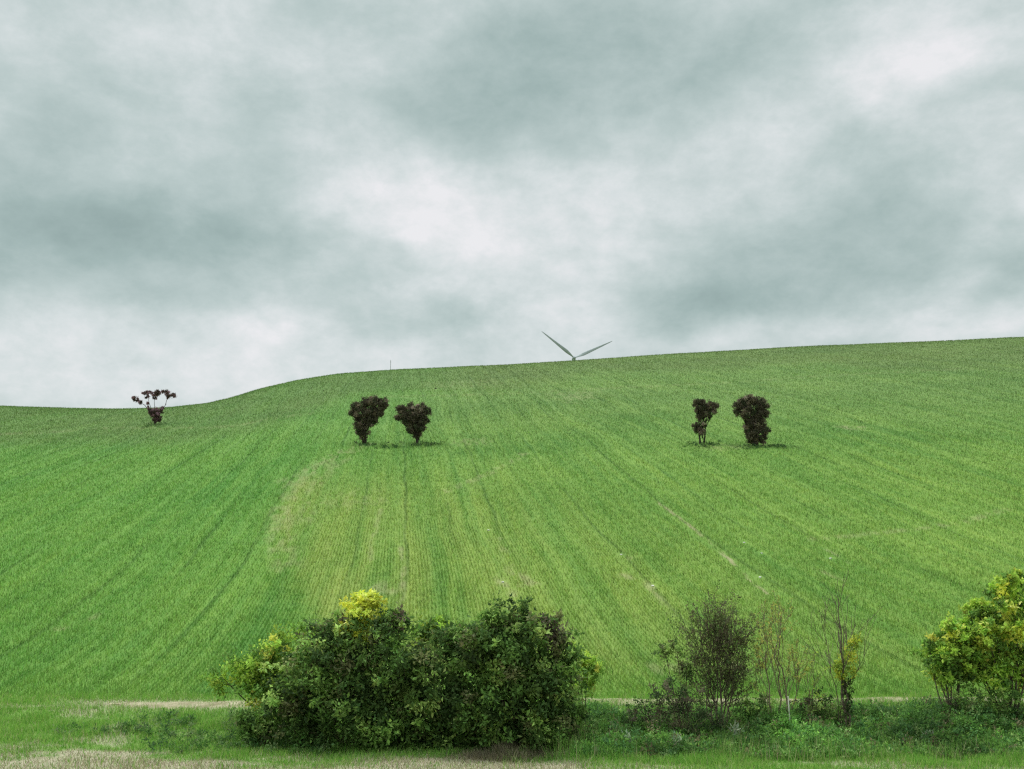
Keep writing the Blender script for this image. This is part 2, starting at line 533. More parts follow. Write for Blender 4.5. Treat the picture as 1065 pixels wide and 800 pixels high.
# ------------------------------------------------------------------ crop
rng = np.random.default_rng(1)
n = 1250000
u = rng.uniform(-.62, .62, n); y = 35.9 * (270 / 35.9) ** rng.random(n)
x = u * y
row = x + .1 * y
# the drill rows: plants gather on lines 0.35 m apart near the viewer
row = row + .5 * (vnoise(x * .06, y * .05, 61) - .5)
ri = np.round(row / .17)
k = ri * .17 + rng.normal(0, .04, n)
x = np.where(y < 75, x + (k - row) * .7, x)
rowd = _hash(ri, ri * 0, 7) * .5 + .5 * vnoise(ri * .37, y * .07, 19)
tn, yl, vd = masks(x, y)
keep = (rng.random(n) > tn * .8) & (rng.random(n) < .35 + 1.1 * rowd)
for s_ in STW: keep &= np.hypot(x - s_[0], (y - s_[1]) * .6) > .3
x, y, tn, yl = x[keep], y[keep], tn[keep], yl[keep]; n = len(x)
sc = (y / 36.2) ** .8
hgt = rng.uniform(.08, .2, n) * (.75 + .5 * fbm(x * .4, y * .4, 55, 2)) * sc ** .25
br = rng.uniform(.5, 1.65, n)[:, None] * np.ones((1, 3)) * (1 + rng.normal(0, .08, (n, 3)))
o = blades('crop_grass', np.stack([x, y, H(x, y)], 1), hgt, rng.uniform(.012, .028, n) * sc, .7, np.clip(br * 1.15, .2, 3), m_crop,
           {'tan': tn, 'yellow': yl, 'dull': dull(x, y)}, seed=2)
tag(o, 'young green cereal crop covering the slope in drilled rows', 'crop', kind='stuff')

# ------------------------------------------------------------------ verge grass and straw
n = 330000
y = rng.uniform(25.5, 36.0, n); x = rng.uniform(-.62, .62, n) * y
_, _, vd = masks(x, y)
isdry = rng.random(n) < vd * .92 + .03
track = (np.abs(y - 35.2) < .42) & (x / y > .045)
u_ = x / y
track |= (np.abs(y - 34.5) < (.10 + .5 * np.clip(1 - ((u_ + .235) / .13) ** 2, 0, 1))) & (u_ > -.355) & (u_ < -.18)
keep = (~track | (rng.random(n) < .5))
keep &= ~(isdry & (rng.random(n) < .45))
x, y, isdry, vd = x[keep], y[keep], isdry[keep], vd[keep]
P = np.stack([x, y, H(x, y)], 1)
clump = fbm(x * 1.1, y * 1.1, 90, 3)


def pal(rng, n, cols, w=None):
    cols = np.array(cols); k = rng.choice(len(cols), n, p=w)
    return cols[k] * rng.uniform(.75, 1.25, (n, 1))


G1 = [(.12, .29, .045), (.19, .40, .06), (.26, .45, .08), (.32, .41, .11), (.48, .46, .24)]
D1 = [(.42, .37, .25), (.34, .28, .18), (.55, .50, .38), (.22, .19, .11), (.14, .18, .05)]
s = ~isdry; m_ = s.sum()
o = blades('verge_grass', P[s], rng.uniform(.06, .22, m_) * (.25 + 1.7 * clump[s] ** 1.5), rng.uniform(.012, .026, m_), .9,
           pal(rng, m_, G1, [.22, .34, .26, .13, .05]), M_grass, seed=3)
tag(o, 'rough green grass of the verge below the field', 'grass', kind='stuff')
s = isdry; m_ = s.sum()
o = blades('dry_grass', P[s], rng.uniform(.03, .13, m_) * (.4 + 1.2 * clump[s]), rng.uniform(.010, .022, m_), 1.5,
           pal(rng, m_, D1, [.32, .25, .15, .13, .15]), M_grass, seed=4)
tag(o, 'straw coloured dry grass along the bottom of the verge', 'dry grass', kind='stuff')

# ------------------------------------------------------------------ bushes
DG = [(.062, .115, .030), (.11, .20, .045), (.19, .31, .07), (.34, .46, .13), (.16, .18, .07)]
DGW = [.28, .30, .22, .12, .08]
YG = [(.31, .46, .07), (.41, .55, .09), (.21, .36, .065), (.13, .23, .05), (.56, .58, .11)]
YGW = [.30, .2, .25, .17, .08]
YY = [(.56, .66, .11), (.66, .74, .18), (.50, .54, .07), (.60, .62, .08)]
OL = [(.14, .20, .055), (.20, .26, .07), (.09, .15, .045), (.14, .13, .065)]
BR = [(.085, .072, .045), (.12, .10, .065), (.06, .09, .035), (.16, .14, .09)]


def bush(name, label, cat, blobs, Y, base, palette, w=None, group=None, depth=1.0, dens=1.0, leaf=(.125, .07), seed=1, mat=None, sub_r=(.14, .30),
         stems=5, stem_r=.035, bark=None, tall=1.0, droop=.3, hidden=None, part='foliage', shoots=5, barkpart='stem'):
    """blobs: (px, py, r_px[, dY][, palette]) ; base: photo pixel where it meets the ground at depth Y"""
    rng = np.random.default_rng(seed)
    bx = at(base[0], base[1], Y); bz = float(H(bx[0], bx[1])); org = np.array([bx[0], bx[1], bz])
    root = thing(name, org, label, cat, group)
    cen, rad, cnt, col = [], [], [], []
    bc = []
    for b in blobs:
        px, py, r = b[:3]; dY = b[3] if len(b) > 3 and b[3] is not None else 0; pl = b[4] if len(b) > 4 else None
        c0 = at(px, py, Y + dY); R = r * mpp(px, py, Y + dY)
        bc.append((c0, R))
        ns = max(5, int(R * R * 62 * dens))
        for q in range(ns):
            g = rng.normal(0, 1, 3); g /= np.linalg.norm(g)
            rr_ = R * (rng.random() ** .38) * (1 + .10 * rng.normal())
            p = c0 + g * rr_ * np.array([1, depth, tall])
            sr = rng.uniform(*sub_r) * min(1, R / .35) ** .5
            gz = float(H(p[0], p[1]))
            if p[2] < gz + .05: p[2] = gz + rng.uniform(.05, .25)
            cen.append(p); rad.append(sr); cnt.append(int(rng.uniform(28, 62) * (sr / .2) ** 1.6))
            pp = pl or palette
            ww = w if pp is palette else None
            k = rng.choice(len(pp), p=ww)
            col.append(np.array(pp[k]) * rng.uniform(.75, 1.25) * (.55 + .95 * float(vnoise(p[0] * 1.7 + seed, p[2] * 2.3 + p[1], seed))))
    for q in range(int(len(bc) * shoots)):   # arching shoots that break up the outline
        c0, R = bc[rng.integers(len(bc))]; pp = palette
        g = rng.normal(0, 1, 3); g[2] = abs(g[2]) + .25; g /= np.linalg.norm(g)
        a = c0 + g * R * .8; L = rng.uniform(.25, .75) * (R / .9) ** .5
        kc = np.array(pp[rng.choice(len(pp), p=w)]) * rng.uniform(.9, 1.5)
        for t in np.linspace(0, 1, 5):
            p = a + g * L * t + np.array([0, 0, -.35 * L * t * t])
            if p[2] > float(H(p[0], p[1])) + .1:
                cen.append(p); rad.append(.085 - .035 * t); cnt.append(9); col.append(kc)
    lf = leaves(part, cen, rad, cnt, col, mat or M_leaf, root, org, leaf, seed + 7, droop)
    tb = Tubes()
    for k in range(stems):
        c0, R = bc[k % len(bc)]
        b0 = org + np.array([rng.normal(0, .12 * depth), rng.normal(0, .1), -.05])
        ctrl = (b0 + c0) / 2 + rng.normal(0, .12, 3)
        ts = np.linspace(0, 1, 7)[:, None]
        P = (1 - ts) ** 2 * b0 + 2 * ts * (1 - ts) * ctrl + ts ** 2 * (c0 + np.array([0, 0, R * .5]))
        tb.add(P, np.linspace(stem_r, stem_r * .3, 7), 5)
        for q in range(6):
            i_ = rng.integers(2, 6); d = rng.normal(0, 1, 3); d[2] = abs(d[2])
            e = P[i_] + d / np.linalg.norm(d) * R * rng.uniform(.6, 1.1)
            tb.add(np.array([P[i_], (P[i_] + e) / 2 + rng.normal(0, .04, 3), e]), np.array([stem_r * .4, stem_r * .25, .005]), 4)
    if stems: tb.build(barkpart, bark or M_bark, root, org)
    return root


GH = 'bushes of the big hedge clump on the verge'
bush('leafy_bush', 'yellow-green leafy bush at the left end of the big hedge clump', 'bush',
     [(230, 710, 12), (246, 700, 17), (262, 692, 19), (285, 680, 22), (300, 700, 26), (270, 712, 22), (318, 668, 14), (292, 730, 20)],
     31.2, (290, 765), YG, YGW, GH, seed=11, leaf=(.105, .06), droop=.1, dens=1.3)
bush('bramble_bush', 'dark green bramble bush below and right of the yellow-green leafy one', 'bush',
     [(322, 705, 34), (345, 684, 32), (330, 670, 20, .3, OL), (300, 738, 34), (345, 735, 42), (268, 750, 20), (250, 752, 10), (330, 760, 24), (372, 680, 28, 0, DG), (360, 655, 14, .3, OL), (385, 715, 30)],
     30.2, (320, 775), DG, DGW, GH, seed=12, depth=1.1)
bush('flowering_bush', 'bush topped with bright yellow shoots, rising above the dark hedge', 'bush',
     [(372, 640, 13), (385, 647, 13), (364, 656, 10), (384, 630, 8), (376, 625, 6), (396, 646, 6), (372, 668, 9), (360, 662, 6)],
     30.6, (380, 772), YY, None, GH, seed=13, leaf=(.15, .06), sub_r=(.14, .22), stems=4, dens=1.3, shoots=9)
bush('hedge_bush', 'dark bush in the middle of the hedge, between yellow shoots and the largest bush', 'bush',
     [(405, 660, 20), (418, 690, 32), (440, 715, 40), (400, 740, 40), (450, 750, 36), (468, 695, 28), (425, 765, 26), (412, 648, 9, 0, BR), (380, 755, 26), (470, 765, 24), (466, 672, 16), (478, 664, 12)],
     30.0, (425, 780), DG, DGW, GH, seed=14, depth=1.1)
bush('pale_shrub', 'small light green shrub showing over the dip in the dark hedge', 'bush',
     [(448, 660, 13), (457, 654, 9), (440, 664, 9), (470, 665, 9)],
     31.4, (450, 765), YG, YGW, GH, seed=15, leaf=(.11, .06), dens=1.6)
bush('hedge_bush', 'largest dark green bush, right end of the hedge clump', 'bush',
     [(528, 662, 32), (500, 678, 32), (560, 672, 30), (540, 645, 15), (515, 645, 12), (578, 705, 26), (540, 712, 46), (500, 735, 40), (560, 748, 38), (588, 745, 22), (492, 760, 26), (540, 768, 24),
      (590, 685, 14), (576, 655, 14, 0, BR), (520, 690, 36)],
     29.8, (540, 785), DG, DGW, GH, seed=16, depth=1.1)
bush('sapling', 'small sapling with a few yellow leaves at the right side of the largest bush', 'sapling',
     [(604, 690, 8, 0, YY), (600, 676, 6, 0, YG), (608, 704, 12), (614, 690, 8), (601, 718, 13, 0, DG), (620, 698, 6), (612, 716, 8)],
     31.0, (603, 742), YG, YGW, GH, seed=17, leaf=(.09, .05), sub_r=(.08, .16), stems=4, stem_r=.02, dens=1.5)


def wisps(name, label, cat, px0, px1, py, Y, spread, n, hrange, cols, seed, group=None):
    """dry upright stalks in a tuft"""
    rng = np.random.default_rng(seed)
    a = at(px0, py, Y); b = at(px1, py, Y)
    org = (a + b) / 2; org[2] = float(H(org[0], org[1]))
    t = np.clip(.5 + rng.normal(0, .24, n) + .06 * np.sin(np.arange(n)), -.2, 1.2)
    P = a[None] * (1 - t[:, None]) + b[None] * t[:, None]
    P[:, 1] += rng.normal(0, spread, n); P[:, 2] = H(P[:, 0], P[:, 1])
    hv = vnoise(P[:, 0] * 3.5, P[:, 1] * 2, seed)
    o = blades(name, P, rng.uniform(hrange[0], hrange[1], n) * (.25 + 1.1 * hv) * np.exp(-((t - .5) / .42) ** 2), rng.uniform(.01, .022, n), .7, pal(rng, n, cols), M_grass, seed=seed, org=org)
    o.location = org
    return tag(o, label, cat, group)


wisps('dry_grass_tuft', 'straw coloured dry stalks at the foot of the largest dark bush', 'grass tuft', 455, 590, 780, 28.9, .3, 3800, (.12, .5),
      [(.20, .17, .10), (.28, .24, .15), (.12, .12, .06), (.36, .31, .22)], 61)
wisps('dry_grass_tuft', 'short straw coloured tuft among green weeds, left of the large yellow-green tree', 'grass tuft', 915, 938, 750, 31.3, .12, 1400, (.3, .5),
      [(.28, .24, .15), (.38, .32, .2), (.14, .14, .06)], 62)

# right hand group
GV = 'shrubs along the verge right of the hedge'
bush('leafy_shrub', 'small sparse dark-leaved shrub left of the tall twiggy shrub', 'shrub',
     [(692, 682, 7), (703, 678, 10), (715, 690, 11), (706, 697, 9), (722, 706, 10), (712, 712, 9)], 31.8, (712, 740),
     DG + OL, None, GV, seed=21, leaf=(.07, .04), sub_r=(.08, .15), dens=.6, stems=6, stem_r=.018)


def twiggy(name, label, cat, base, Y, stems, leafcfg=None, group=None, seed=1, bark=None, lv=2, kids=5, spread=.5, wob=.12, up=.3, minr=.006):
    """stems: (base px, base py, top px, top py, radius, branch reach 0..1)"""
    rng = np.random.default_rng(seed)
    bx = at(base[0], base[1], Y); org = np.array([bx[0], bx[1], float(H(bx[0], bx[1]))])
    root = thing(name, org, label, cat, group)
    tips = []
    for (x0, y0, x1, y1, r, reach) in stems:
        tb = Tubes()
        a = at(x0, y0, Y); a[2] = float(H(a[0], a[1])) - .03
        b = at(x1, y1, Y); b[1] += rng.normal(0, .15)
        L = np.linalg.norm(b - a)
        n = 9; ts = np.linspace(0, 1, n)[:, None]
        P = a + (b - a) * ts + rng.normal(0, .022 * L, (n, 3)) * np.sin(ts * pi)
        R = np.linspace(r, max(minr, r * .25), n)
        tb.add(P, R, 7)
        d0 = (b - a) / L
        m = int(5 + kids * 2 * reach)
        for q in range(m):
            t = rng.uniform(.25, .97); k = min(int(t * (n - 1)), n - 2); o_ = P[k]
            nd = d0 * .7 + rng.normal(0, spread, 3) * np.array([1, .8, .6]); nd[2] = abs(nd[2]) + up * .5
            branch(tb, rng, o_, nd, L * rng.uniform(.18, .38) * (1.2 - t * .55) * (.5 + reach), max(minr, R[k] * .5), 1, lv, tips, spread, up, kids, wob, minr)
        tb.build('stem', bark or M_bark, root, org)
        tips.append((P[-1], 1))
    if leafcfg:
        cols, num, lf, rad, pick = leafcfg
        T = np.array([t[0] for t in tips])
        if len(T) > pick: T = T[rng.choice(len(T), pick, replace=False)]
        cc = [np.array(cols[rng.integers(len(cols))]) * rng.uniform(.8, 1.2) for _ in T]
        leaves('foliage', T, np.full(len(T), rad), rng.integers(num[0], num[1], len(T)), cc, M_leaf, root, org, lf, seed + 3)
    return root, org


twiggy('twiggy_shrub', 'tall vase-shaped shrub of fine dark twigs, thinly leaved, behind the brown brambles', 'shrub', (745, 735), 31.6,
       [(747, 735, 748, 642, .035, 1), (745, 735, 735, 648, .028, 1), (742, 735, 727, 660, .024, .9), (750, 735, 766, 650, .026, 1), (752, 735, 770, 668, .022, .9),
        (741, 735, 722, 690, .02, .9), (754, 735, 770, 690, .02, .8), (746, 735, 742, 655, .024, 1), (748, 735, 757, 655, .024, 1)],
       (OL + [(.12, .11, .06)], (5, 12), (.07, .038), .11, 1000), GV, seed=22, lv=2, kids=4, spread=.45, minr=.005)
bush('bramble_mound', 'low brownish bramble mound in front of the twiggy shrub', 'brambles',
     [(678, 740, 18), (698, 732, 20), (722, 736, 22), (715, 752, 20), (745, 750, 18), (690, 722, 13), (660, 752, 12)], 30.9, (710, 765),
     BR + [(.05, .085, .028)] * 2, None, GV, seed=23, leaf=(.07, .035), dens=.8, stems=10, stem_r=.012, sub_r=(.12, .24), bark=M_barkpale)
root, org = twiggy('young_tree', 'clump of slender pale stems with sparse yellowish buds, right of the twiggy shrub', 'young tree', (812, 745), 31.4,
       [(805, 742, 796, 640, .026, .5), (811, 742, 806, 634, .026, .5), (819, 744, 812, 640, .03, .5), (820, 744, 832, 672, .018, .5), (803, 742, 786, 672, .014, .5)],
       ([(.52, .50, .12), (.36, .40, .09), (.26, .28, .08)], (3, 8), (.065, .035), .09, 320), GV, seed=24, bark=M_barkpale, lv=2, kids=3, spread=.38, minr=.005)
twiggy('sapling', 'short thin sapling with few yellow-green leaves, between the pale stems and the ivy-hung tree', 'sapling', (842, 735), 31.6,
       [(842, 735, 848, 682, .014, .6), (842, 735, 838, 695, .012, .6), (843, 735, 852, 700, .012, .5)],
       (YG, (5, 11), (.07, .04), .11, 90), GV, seed=25, bark=M_barkpale, lv=1, kids=3)
root, org = twiggy('bare_tree', 'bare slender tree with a patch of yellow-green ivy half way up its stem', 'tree', (880, 740), 31.4,
       [(878, 742, 869, 622, .040, .55), (884, 742, 877, 688, .045, .2), (871, 690, 852, 640, .016, .6), (872, 670, 884, 618, .018, .7)],
       None, GV, seed=26, lv=2, kids=3, spread=.4, minr=.005)
# lift upper forks off the ground: their roots sit on the stem (built below as twigs)
rng = np.random.default_rng(5)
cen = [at(px + rng.normal(0, r * .4), py + rng.normal(0, r * .4), 31.3 + rng.normal(0, .12)) for (px, py, r) in
       [(882, 678, 8), (888, 670, 7), (878, 690, 8), (886, 685, 7), (871, 693, 4), (892, 664, 4), (875, 703, 4), (884, 698, 6)] for _ in range(5)]
leaves('ivy', cen, np.full(len(cen), .13), np.full(len(cen), 26), [np.array([(.58, .60, .08), (.42, .50, .06), (.22, .32, .045)][k % 3]) for k in range(len(cen))], M_leaf, root, org, (.085, .05), 31)
cen = [at(px + rng.normal(0, 1.5), py, 31.35 + rng.normal(0, .05)) for px, py in [(880 - (742 - q) * .06, q) for q in range(705, 742, 3)] + [(884, q) for q in range(705, 742, 3)]]
leaves('trunk_ivy', cen, np.full(len(cen), .07), np.full(len(cen), 16), [np.array([(.05, .08, .02), (.03, .05, .015)][k % 2]) for k in range(len(cen))], M_leaf, root, org, (.06, .04), 32)

bush('leafy_tree', 'smaller yellow-green tree with open stems, left of the largest one at the right edge', 'tree',
     [(968, 683, 9), (978, 672, 12), (990, 662, 14), (982, 690, 16), (998, 684, 17), (1006, 664, 14), (1000, 702, 13, 0, DG), (972, 697, 11), (986, 706, 12), (1012, 690, 14), (1014, 660, 12)], 32.0, (990, 735),
     YG, YGW, GV, seed=27, leaf=(.12, .07), dens=1.15, stems=8, stem_r=.03, sub_r=(.10, .22), barkpart='trunk', part='crown', droop=.1)
bush('leafy_tree', 'largest yellow-green tree, cut by the right edge of the picture', 'tree',
     [(1008, 670, 12), (1015, 700, 14), (1040, 706, 15), (1022, 640, 15), (1040, 625, 15), (1058, 618, 16), (1035, 660, 22), (1060, 650, 26), (1085, 635, 30), (1018, 680, 15), (1045, 690, 20), (1075, 690, 26), (1100, 665, 34), (1028, 655, 9, -.5, YY), (1050, 612, 9, -.3, YY), (1046, 636, 10, -.6, YY), (1062, 660, 10, -.8, YY), (992, 655, 7, -.5, YY),
      (1020, 668, 8, -.6, [(.34, .40, .05), (.42, .46, .06)]), (1120, 700, 30), (1060, 602, 6), (1010, 655, 8)], 32.2, (1050, 735),
     YG, YGW, GV, seed=28, leaf=(.125, .075), dens=1.05, stems=12, stem_r=.04, sub_r=(.12, .26), barkpart='trunk', part='crown', droop=.1)
bush('low_bush', 'low dark green bush behind the foot of the pale stems', 'bush', [(772, 742, 14), (790, 738, 12), (800, 750, 14), (783, 754, 12)], 31.8, (788, 755),
     DG, DGW, GV, seed=29, dens=.8, stems=4, stem_r=.01, leaf=(.08, .045))
bush('low_bush', 'low dark bush between the short sapling and the bare ivy-hung tree', 'bush', [(845, 733, 13), (858, 740, 15), (840, 748, 13), (872, 748, 12)], 31.6, (852, 752),
     DG + BR[:2], None, GV, seed=30, dens=.8, stems=4, stem_r=.01, leaf=(.08, .045))
bush('low_bush', 'dark shady thicket under the largest yellow-green tree', 'bush', [(1000, 735, 13), (1022, 733, 14), (1045, 732, 15), (1070, 735, 16), (1095, 735, 18), (1035, 745, 14)], 31.6, (1040, 750),
     DG, DGW, GV, seed=33, dens=.9, stems=5, stem_r=.01, leaf=(.07, .04))

# undergrowth: mixed weeds and brambles right of the hedge, one mass
rng = np.random.default_rng(8)
cen, rad, cnt, col = [], [], [], []
for q in range(2700):
    px = rng.uniform(598, 1110); Yd = rng.uniform(28.6, 33.6)
    u_, _e = ray(px, 760); x_, y_ = u_ * Yd, Yd
    hN = float(fbm(np.array([x_ * .55]), np.array([y_ * .55]), 66, 3)[0])
    front = sstep(28.4, 29.6, Yd)
    hm = (.10 + 1.1 * max(0, hN - .35)) * front * (1 - .6 * sstep(32.2, 33.4, Yd))
    z_ = float(H(x_, y_)) + rng.uniform(.03, hm + .06)
    cen.append((x_, y_, z_)); rad.append(rng.uniform(.10, .22)); cnt.append(int(rng.uniform(22, 50)))
    pl = [(.060, .130, .030), (.095, .200, .042), (.145, .270, .055), (.075, .160, .050), (.20, .29, .10), (.16, .14, .075)]
    kk = rng.choice(6, p=[.28, .27, .18, .15, .06, .06])
    v = float(vnoise(x_ * .8, y_ * .8, 44)); col.append(np.array(pl[kk]) * (.75 + 1.6 * v))
o = leaves('undergrowth', cen, rad, cnt, col, M_leaf, None, (0, 0, 0), (.085, .045), 9, droop=-.2)
tag(o, 'tangle of green weeds and brambles right of the hedge clump', 'undergrowth', kind='stuff')
n = 16000
y = rng.uniform(28.3, 34.2, n); x = rng.uniform(.03, .60, n) * y
kp = vnoise(x * 1.3, y * 1.7, 93) > .42
x, y = x[kp], y[kp]; n = len(x)
o = blades('tall_grass', np.stack([x, y, H(x, y)], 1), rng.uniform(.25, .62, n) * (.5 + .7 * vnoise(x * .9, y * .9, 95)) * (1 - .5 * sstep(32.4, 33.6, y)), rng.uniform(.014, .026, n), .6,
           pal(rng, n, [(.14, .30, .05), (.22, .38, .08), (.36, .38, .16), (.48, .42, .26)], [.4, .34, .16, .10]), M_grass, seed=12)
tag(o, 'tall green and straw coloured grasses standing in the weeds right of the hedge', 'tall grass', kind='stuff')
# low weeds left of the hedge
cen, rad, cnt, col = [], [], [], []
for q in range(420):
    px = rng.uniform(60, 345); Yd = rng.uniform(29.2, 33.2) if px > 150 else rng.uniform(31, 33.5)
    u_, _e = ray(px, 760); x_, y_ = u_ * Yd, Yd
    if vnoise(x_ * .7, y_ * .9, 71) < .5 - .35 * (px > 230): continue
    cen.append((x_, y_, float(H(x_, y_)) + rng.uniform(.02, .16))); rad.append(rng.uniform(.08, .2)); cnt.append(int(rng.uniform(16, 34)))
    col.append(np.array([(.09, .20, .04), (.13, .25, .06), (.17, .24, .10), (.07, .15, .045)][rng.integers(4)]))
o = leaves('low_weeds', cen, rad, cnt, col, M_leaf, None, (0, 0, 0), (.08, .04), 10, droop=-.2)
tag(o, 'low green weeds scattered in the verge grass left of the hedge', 'weeds', kind='stuff')

# pale-leaved thistles
for k, (px, py, lab) in enumerate([(652, 776, 'silvery thistle plant at the front of the weeds, nearest the largest dark bush'),
                                   (703, 780, 'silvery thistle plant in the front row, below the brown brambles'),
                                   (766, 768, 'silvery thistle plant below the low bush at the foot of the pale stems'),
                                   (638, 764, 'pale thistle set a little back in the weeds near the hedge'),
                                   (1045, 752, 'pale-leaved plant among the weeds under the right-edge tree'),
                                   (968, 775, 'small white-leaved plant on the front edge of the weeds, left of the right-edge trees')]):
    p = ground_at(px, py + 4)
    rg = np.random.default_rng(80 + k)
    root = thing('thistle_plant', p, lab, 'plant', 'pale thistles in the verge weeds')
    cc = [p + np.array([rg.normal(0, .04), rg.normal(0, .04), rg.uniform(.16, .36)]) for _ in range(5)]
    leaves('leaf_rosette', cc, np.full(5, .09), np.full(5, 10), [np.array((.34, .42, .27)) * rg.uniform(.7, 1.2) for _ in cc], M_leaf, root, p, (.14, .055), 90 + k, droop=-.4)
    tb = Tubes()
    for c_ in cc: tb.add(np.array([p + [0, 0, -.02], (p + c_) / 2, c_]), np.array([.012, .009, .005]), 5)
    tb.build('stem', M_stake, root, p)

# stake
p = at(821, 752, 30.6); p[2] = float(H(p[0], p[1]))
tb = Tubes(); hs = (at(821, 724, 30.6)[2] - p[2])
tb.add(np.array([p + [0, 0, -.1], p + [.008, 0, hs * .5], p + [-.01, 0, hs * .985], p + [-.01, 0, hs]]), np.array([.019, .018, .016, .004]), 8)
o = tb.build('wooden_stake', M_stake, None, p); o.location = p
tag(o, 'thin pale weathered stake upright in the weeds by the slender stems', 'stake')

# ------------------------------------------------------------------ dark trees on the slope
DK = [(.080, .070, .045), (.135, .115, .075), (.23, .185, .13), (.075, .088, .045), (.38, .31, .24)]
DKW = [.34, .28, .14, .18, .06]


def hill_tree(label, base, blobs, trunks, seed, palette=DK, w=DKW, sticks=True):
    g0 = ground_at(*base); Y = g0[1]
    rng = np.random.default_rng(seed)
    root = thing('ivy_covered_tree', g0, label, 'tree', 'dark trees standing in the crop')
    cen, rad, cnt, col = [], [], [], []
    for (px, py, r) in blobs:
        c0 = at(px, py, Y); R = r * mpp(px, py, Y)
        for q in range(max(4, int(R * R * 78))):
            g = rng.normal(0, 1, 3); g /= np.linalg.norm(g)
            p = c0 + g * R * rng.random() ** .4 * np.array([1, 1.15, 1])
            cen.append(p); rad.append(rng.uniform(.15, .27) * min(1, (R / .5)) ** .5); cnt.append(int(rng.uniform(55, 95)))
            col.append(np.array(palette[rng.choice(len(palette), p=w)]) * rng.uniform(.8, 1.2))
    leaves('crown', cen, rad, cnt, col, M_darkleaf, root, g0, (.15, .075), seed, droop=-.9)
    tb = Tubes()
    for (x0, y0, x1, y1, r) in trunks:
        a = at(x0, y0, Y); a[2] = min(a[2], float(H(a[0], a[1])) - .05) if abs(y0 - base[1]) < 4 else a[2]; b = at(x1, y1, Y)
        ts = np.linspace(0, 1, 6)[:, None]
        tb.add(a + (b - a) * ts + rng.normal(0, .04, (6, 3)) * np.sin(ts * pi), np.linspace(r, r * .5, 6), 7)
    for c0 in (cen[::4] if sticks else []):
        a = g0 + np.array([0, 0, .9]); a = a * .5 + np.array(c0) * .5
        tb.add(np.array([a, np.array(c0) + rng.normal(0, .08, 3) + np.array([0, 0, .25])]), np.array([.03, .01]), 4)
    tb.build('trunk', M_barkdark, root, g0)
    return root


hill_tree('dark fan-shaped tree with a pointed foot, left one of the left pair on slope', (380, 462.5),
          [(370, 424, 5), (380, 420, 6), (389, 419, 6), (398, 419, 5), (366, 431, 3.5), (374, 432, 6.5), (384, 430, 7), (394, 428, 6), (400, 422, 3), (374, 443, 5.5), (383, 440, 6), (389, 437, 5), (375, 451, 4), (380, 450, 4), (378, 456, 3.2), (379, 459, 2.4), (376, 447, 4.5)],
          [(380, 462, 379, 440, .14), (379, 452, 372, 430, .08), (380, 450, 390, 428, .08)], 101)
hill_tree('dark round-topped tree narrowing to its foot, right one of the left pair on the slope', (434, 462),
          [(418, 427, 5.5), (428, 426, 6), (438, 426, 6), (444, 429, 4), (415, 434, 4), (424, 436, 7), (436, 436, 8), (443, 438, 3.5), (428, 446, 5.5), (437, 446, 6), (433, 453, 4.5), (434, 456, 3)],
          [(434, 462, 433, 440, .16), (433, 450, 424, 432, .09), (434, 450, 441, 432, .09)], 102)
hill_tree('thinner dark tree with two clumps on a forked trunk, left in the right pair', (730, 462),
          [(725, 420, 4.5), (731, 421, 4.5), (738, 423, 5), (744, 424, 4), (727, 428, 5), (735, 429, 5.5), (742, 428, 3), (729, 435, 4), (726, 446, 4.5), (729, 450, 4), (723, 442, 2.5), (731, 443, 3), (738, 434, 2.5)],
          [(728, 462, 727, 436, .10), (732, 461, 735, 436, .09), (731, 456, 728, 446, .07)], 103)
hill_tree('widest darkest bushy tree, right one of the right pair on the slope', (785, 464),
          [(766, 424, 4.5), (773, 419, 6), (782, 417, 6), (791, 419, 6.5), (797, 425, 4), (768, 430, 4), (777, 430, 8), (789, 430, 8), (797, 431, 3.5), (781, 441, 7), (791, 440, 6), (777, 448, 4.5), (785, 452, 8), (794, 449, 6.5), (780, 457, 4.5), (792, 457, 5), (786, 460, 4)],
          [(785, 464, 785, 436, .22), (785, 450, 773, 425, .1), (786, 450, 794, 428, .1)], 104)
cen, rad, cnt, col = [], [], [], []  # dark weed tufts at the trees, partly added in place of cast shadows
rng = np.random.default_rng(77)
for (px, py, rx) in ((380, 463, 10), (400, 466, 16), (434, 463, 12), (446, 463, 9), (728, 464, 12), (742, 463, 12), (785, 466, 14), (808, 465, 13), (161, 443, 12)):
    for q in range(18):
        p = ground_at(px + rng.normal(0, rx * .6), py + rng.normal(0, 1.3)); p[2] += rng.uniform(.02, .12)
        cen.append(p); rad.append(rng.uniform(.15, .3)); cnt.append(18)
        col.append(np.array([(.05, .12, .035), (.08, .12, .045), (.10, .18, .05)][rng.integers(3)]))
o = leaves('shadow_weeds', cen, rad, cnt, col, M_darkleaf, None, (0, 0, 0), (.16, .06), 78, droop=-.9, squash=.5)
tag(o, 'dark weeds round the feet of the dark trees, partly added as their shadow', 'weeds', kind='stuff')
PK = [(.16, .10, .09), (.30, .17, .19), (.45, .28, .34), (.08, .06, .045)]
